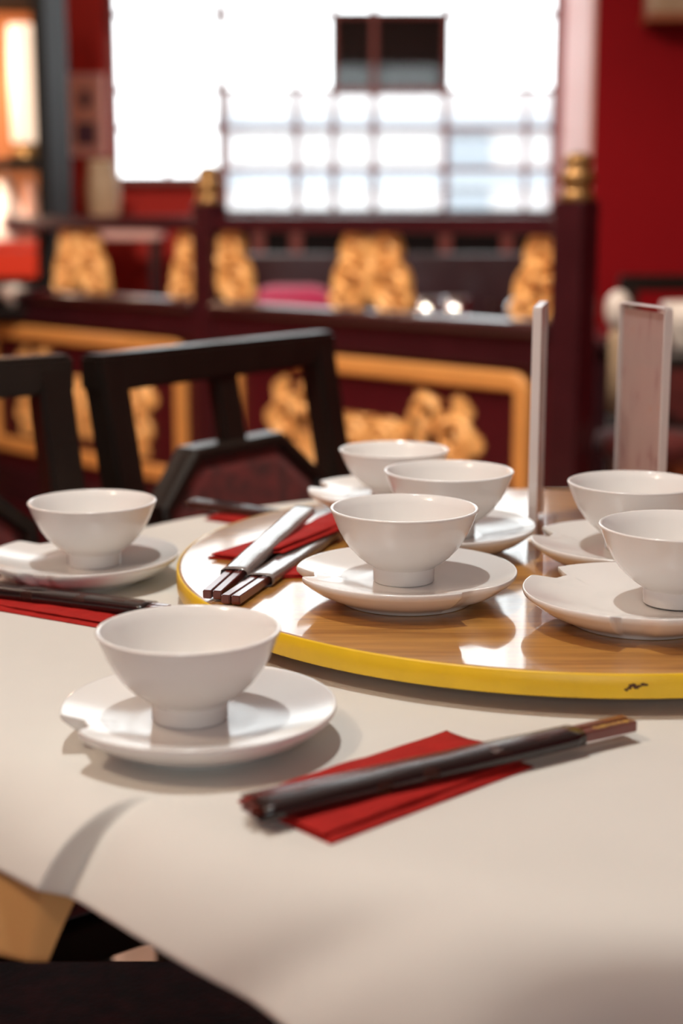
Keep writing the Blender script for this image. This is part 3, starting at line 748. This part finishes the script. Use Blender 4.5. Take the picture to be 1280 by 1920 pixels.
def saucer_mesh():
    me = bpy.data.meshes.new('saucer')
    nphi = 288; R0 = SR
    def bite(deg):
        b = 0.0
        for k in range(2):
            x = ((deg - 120 * k) % 360) / 25.0
            if x < 1: b = max(b, sstep(0, 0.09, x) * (1 - sstep(0.5, 1.0, x)))
        return b * 0.0140
    def zt(r): return WELL if r < 0.036 else WELL + 0.0100 * ((r - 0.036) / (R0 - 0.036)) ** 1.35
    prof = []
    for r in (0.012, 0.026, 0.036, 0.040, 0.045, 0.050, 0.056, 0.062, 0.068, 0.074, 0.079, 0.083, 0.0855): prof.append((r, zt(r)))
    prof += [(0.0864, zt(0.0864) + 0.0001), (0.0868, zt(0.0868) - 0.0008), (0.0868, zt(0.0868) - 0.0026), (0.0862, zt(0.086) - 0.0040), (0.0845, zt(0.0845) - 0.0052)]
    prof += [(0.079, 0.0145), (0.073, 0.0105), (0.066, 0.0070), (0.059, 0.0045), (0.0545, 0.0025), (0.0530, 0.0008), (0.0522, 0.0), (0.0490, 0.0), (0.0480, 0.0008), (0.0465, 0.0060), (0.0440, 0.0078), (0.020, 0.0080)]
    vs = [(0, 0, WELL)]
    for i in range(nphi):
        ph = 2 * PI * i / nphi; Rb = R0 - bite(math.degrees(ph))
        for q, (r, z) in enumerate(prof):
            rr = r if r <= 0.052 else 0.052 + (r - 0.052) * (Rb - 0.052) / (R0 - 0.052)
            zz = z - (zt(r) - zt(rr)) * min(1.0, max(0.0, (r - 0.062) / 0.015)) if r > 0.052 else z
            vs.append((rr * math.cos(ph), rr * math.sin(ph), zz))
    vs.append((0, 0, 0.0080)); k = len(prof); fs = []
    for i in range(nphi):
        j = (i + 1) % nphi
        fs.append((0, 1 + i * k, 1 + j * k))
        for q in range(k - 1): fs.append((1 + i * k + q, 1 + i * k + q + 1, 1 + j * k + q + 1, 1 + j * k + q))
        fs.append((len(vs) - 1, 1 + j * k + k - 1, 1 + i * k + k - 1))
    me.from_pydata(vs, [], fs); me.update(); me.materials.append(M['porcelain'])
    for p_ in me.polygons: p_.use_smooth = True
    return me
SM = saucer_mesh()
def saucer(x, y, z, rot, label, group):
    o = bpy.data.objects.new('saucer', SM); COL.objects.link(o)
    o.location = (x, y, z); o.rotation_euler = (0, 0, math.radians(rot))
    return tag(o, label, 'saucer', group)
CT = TABLE_Z + 0.0003; KT_ = KZ + 0.0004
GB, GS = 'white rice bowls', 'white notched saucers'
settings = [
    # bowl x, y, saucer x, y, plane, rotation, where
    (-0.096, 0.903, -0.090, 0.903, CT, 75, 'nearest the camera at front left on the cloth', 1, 1),
    (-0.226, 1.328, -0.236, 1.329, CT, 120, 'on the cloth at the far left', 1, 1),
    (0.049, 1.142, 0.051, 1.142, KT_, 176, 'at the centre of the photo on the turntable front', 1, 1),
    (0.096, 1.314, 0.088, 1.318, KT_, 100, 'right behind the central bowl on the turntable', 1, 1),
    (0.053, 1.490, 0.053, 1.490, KT_, 30, 'furthest back on the turntable before the gold carving', 0.955, 0.86),
    (0.2516, 1.255, 0.250, 1.250, KT_, 25, 'before the right menu stand on the turntable', 1, 1),
    (0.247, 1.070, 0.222, 1.077, KT_, 126, 'cut by the right edge at the turntable front', 1, 1),
]
for bx_, by_, sx_, sy_, z_, rot_, where, sc, hs in settings:
    saucer(sx_, sy_, z_, rot_, 'white notched saucer ' + where, GS)
    bowl(bx_, by_, z_ + WELL + (0.0012 if abs(bx_ - sx_) > 0.02 else 0.0002), 'white porcelain bowl ' + where, GB, sc, hs)

# ------------------------------------------------------------------ napkins
def napkin_sheet(name, A, B, C_, D_, z, parent=None, thick=0.003, bumpf=None, seed=0, nu=26, nv=14, m='napkin'):
    """Folded paper slab over the quad A B C D (plan points), slightly uneven, with a rounded fold edge."""
    rnd = random.Random(seed); ph = [rnd.uniform(0, 6.28) for _ in range(4)]
    top, bot = [], []
    for i in range(nu + 1):
        for j in range(nv + 1):
            u, v = i / nu, j / nv
            x = A[0] * (1 - u) * (1 - v) + B[0] * u * (1 - v) + C_[0] * u * v + D_[0] * (1 - u) * v
            y = A[1] * (1 - u) * (1 - v) + B[1] * u * (1 - v) + C_[1] * u * v + D_[1] * (1 - u) * v
            e = min(1.0, 8 * min(u, 1 - u, v * 0.6, (1 - v) * 0.6) + 0.25)
            wv = 0.0005 * math.sin(9 * u + ph[0]) + 0.0005 * math.sin(7 * v + 5 * u + ph[1]) + 0.0003 * math.sin(23 * u - 11 * v + ph[2])
            bz = bumpf(x, y) if bumpf else 0.0
            top.append((x, y, z + bz + thick * e + max(0, wv * 1.2)))
            bot.append((x, y, z + bz + 0.0001))
    n = len(top); fs = []
    w_ = nv + 1
    for i in range(nu):
        for j in range(nv):
            a, b, c, d = i * w_ + j, (i + 1) * w_ + j, (i + 1) * w_ + j + 1, i * w_ + j + 1
            fs.append((a, b, c, d)); fs.append((n + a, n + d, n + c, n + b))
    ring = [i * w_ for i in range(nu + 1)] + [nu * w_ + j for j in range(1, w_)] + [i * w_ + nv for i in range(nu - 1, -1, -1)] + [j for j in range(nv - 1, 0, -1)]
    for a, b in zip(ring, ring[1:] + ring[:1]): fs.append((a, n + a, n + b, b))
    o = mesh(name, top + bot, fs, m, parent)
    bm = bmesh.new(); bm.from_mesh(o.data); bmesh.ops.recalc_face_normals(bm, faces=bm.faces); bm.to_mesh(o.data); bm.free()
    for p_ in o.data.polygons: p_.use_smooth = True
    return o
def lerp2(a, b, t): return (a[0] + (b[0] - a[0]) * t, a[1] + (b[1] - a[1]) * t)
def napkin(A, B, C_, D_, z, label, seed, bumpf=None, thick=0.0032):
    o = napkin_sheet('folded_napkin', A, B, C_, D_, z, None, thick, bumpf, seed)
    tag(o, label, 'napkin', 'red folded napkins')
    k = 0.93
    napkin_sheet('top_fold', lerp2(A, D_, 0.04), lerp2(B, C_, 0.04), lerp2(B, C_, k), lerp2(A, D_, k), z + thick + 0.0004, o, 0.0014,
                 bumpf, seed + 5)
    return o
N1 = [(-0.0592, 0.8002), (0.0651, 0.9108), (0.1162, 0.8544), (-0.0057, 0.7416)]
napkin(*N1, CT, 'red folded napkin under the chopsticks at the front of the table', 1)
napkin((-0.284, 1.2960), (-0.160, 1.2240), (-0.196, 1.1640), (-0.322, 1.2360), CT, 'red folded napkin on the cloth at the left edge', 2)
# sets on the turntable: one sleeve lies under the napkin, one on top
bA, bB = Vector((-0.086, 1.1195)), Vector((-0.008, 1.379))
def over_b(x, y):
    d = (bB - bA).normalized(); q = Vector((x, y)) - bA
    t_ = q.dot(d); s_ = abs(q.x * d.y - q.y * d.x)
    return 0.0115 * (1 - sstep(0.010, 0.036, s_))
napkin((-0.118, 1.284), (-0.030, 1.430), (0.022, 1.395), (-0.050, 1.252), KT_, 'red folded napkin on the turntable between the chopstick sleeves', 3, over_b, 0.0028)
napkin((-0.052, 1.208), (-0.046, 1.238), (-0.004, 1.240), (-0.006, 1.212), KT_, 'small corner of red napkin beside the central saucer', 4, None, 0.0022)
napkin((-0.150, 1.600), (-0.128, 1.640), (-0.050, 1.590), (-0.075, 1.545), CT, 'red folded napkin behind the turntable by the far table edge', 5)

# ------------------------------------------------------------------ chopsticks in film sleeves
def stick(a, b, z, label, w0=0.0072, w1=0.0052, gold=False, za=None):
    a3 = Vector((a[0], a[1], z)); b3 = Vector((b[0], b[1], z if za is None else za))
    t = empty('chopstick', a3); tag(t, label, 'chopstick', 'red brown lacquered chopsticks')
    bar('shaft', (0, 0, 0), b3 - a3, w0, w0, 'stick', t, 0.0007, taper=w1 / w0)
    if gold:
        d = (b3 - a3).normalized(); sd = Vector((-d.y, d.x, 0)).normalized()
        rnd = random.Random(5)
        vs, fs = [], []
        for i in range(15):
            c = d * (0.006 + i * 0.0019); wd_ = rnd.uniform(0.0010, 0.0021); ln = rnd.uniform(0.0004, 0.0007)
            zc = w0 / 2 + 0.00012
            b0 = len(vs); off = sd * rnd.uniform(-0.0006, 0.0006)
            for p_, q_ in ((-1, -1), (1, -1), (1, 1), (-1, 1)):
                vs.append(tuple(c + off + d * ln * p_ + sd * wd_ * q_ + Vector((0, 0, zc))))
            fs.append((b0, b0 + 1, b0 + 2, b0 + 3))
        g = mesh('gold_lettering', vs, fs, 'gold_print', t); g['kind'] = 'stuff'
    return t
def sleeve(a, b, z, w0, w1, h, m, label, zb=None, seed=0):
    """Flattened film tube from a to b; open at both ends, wrinkled a little."""
    rnd = random.Random(seed)
    a3 = Vector((a[0], a[1], z)); b3 = Vector((b[0], b[1], z if zb is None else zb)); d = b3 - a3
    n, L_ = 20, 28; vs, fs = [], []
    for i in range(L_ + 1):
        u = i / L_; wv = (w0 + (w1 - w0) * u) / 2
        for k in range(n):
            t_ = 2 * PI * k / n
            cx_ = math.copysign(abs(math.cos(t_)) ** 0.8, math.cos(t_)); cz_ = math.copysign(abs(math.sin(t_)) ** 0.40, math.sin(t_))
            wob = 1 + 0.03 * math.sin(9 * u + 2 * t_ + seed) + 0.02 * math.sin(23 * u + seed * 2)
            vs.append((d.length * u, wv * cx_, h / 2 + h / 2 * cz_ * (wob if cz_ > 0 else 0.98)))
    for i in range(L_):
        for k in range(n):
            j = (k + 1) % n; fs.append((i * n + k, i * n + j, (i + 1) * n + j, (i + 1) * n + k))
    me = bpy.data.meshes.new('chopstick_sleeve'); me.from_pydata(vs, [], fs); me.update()
    o = link('chopstick_sleeve', me, m, None, True); o.location = a3
    o.rotation_euler = (0, -math.atan2(d.z, math.hypot(d.x, d.y)), math.atan2(d.y, d.x))
    md = o.modifiers.new('thickness', 'SOLIDIFY'); md.thickness = 0.00025; md.offset = 1
    return tag(o, label, 'sleeve', 'film sleeves round the chopsticks')
def chop_set(a, b, z, s0, s1, w0, w1, m, where, gold=False, spacing=0.0042, seed=0, zb=None):
    A, B = Vector(a), Vector(b); d = (B - A).normalized(); n = Vector((-d.y, d.x))
    zb_ = z if zb is None else zb
    h = 0.0098
    L_ = (B - A).length
    za_, ze_ = z + (zb_ - z) * s0, z + (zb_ - z) * s1
    sleeve(A + d * L_ * s0, A + d * L_ * s1, za_, w0, w1, h, m, 'film chopstick sleeve ' + where, ze_, seed)
    for k, (sg, nm) in enumerate(((-1, 'right'), (1, 'left'))):
        stick(A + n * sg * spacing, B + n * sg * spacing * 0.9, z + 0.0049, nm + ' lacquered chopstick of the pair ' + where, gold=(gold and k == 1), za=zb_ + 0.0049)
nz = CT + 0.0052
chop_set((0.1835, 0.9065), (-0.0520, 0.7655), nz, 0.16, 0.985, 0.021, 0.030, 'film', 'on the red napkin at the front', True, seed=1)
chop_set((-0.143, 1.181), (-0.366, 1.2845), nz, 0.06, 0.98, 0.022, 0.026, 'film', 'on the red napkin at the left edge', seed=2)
chop_set(tuple(bA), tuple(bB), KT_, 0.24, 0.92, 0.023, 0.022, 'film_sheen', 'half hidden under the turntable napkin', seed=3)
chop_set((-0.1015, 1.1335), (-0.034, 1.402), KT_ + 0.0004, 0.20, 0.98, 0.023, 0.021, 'film_sheen', 'lying on top of the turntable napkin', seed=4, zb=KT_ + 0.016)
chop_set((-0.168, 1.6465), (-0.010, 1.536), nz, 0.0, 0.95, 0.026, 0.022, 'film', 'by the far edge of the table', seed=5)

# ------------------------------------------------------------------ acrylic menu stands
def menu(p0, p1, h, label):
    a, b = Vector(p0), Vector(p1); mid = (a + b) / 2; d = b - a; L_ = d.length
    t = empty('menu_stand', (mid.x, mid.y, KT_), math.atan2(d.y, d.x)); tag(t, label, 'menu stand', 'acrylic menu stands')
    x0, x1 = -L_ / 2, L_ / 2
    box('base', (x0, -0.019, 0.0), (x1, 0.019, 0.003), 'acrylic', t)
    box('front_sheet', (x0, -0.0042, 0.003), (x1, -0.0022, h), 'acrylic', t)
    box('back_sheet', (x0, 0.0022, 0.003), (x1, 0.0042, h), 'acrylic', t)
    box('menu_card', (x0 + 0.002, -0.0006, 0.004), (x1 - 0.002, 0.0006, h - 0.004), 'card', t)
    box('top_fold', (x0, -0.0042, h), (x1, 0.0042, h + 0.002), 'acrylic_edge', t, 0.0008)
    for x in (x0 - 0.0018, x1):
        box('side_edge', (x, -0.0042, 0.003), (x + 0.0018, 0.0042, h), 'acrylic_edge', t, 0.0004)
    return t
menu((0.179, 1.372), (0.1985, 1.474), 0.2125, 'clear acrylic menu stand seen edge on behind the central bowls')
menu((0.275, 1.463), (0.2985, 1.372), 0.2125, 'clear acrylic menu stand with printed card at right of the turntable')
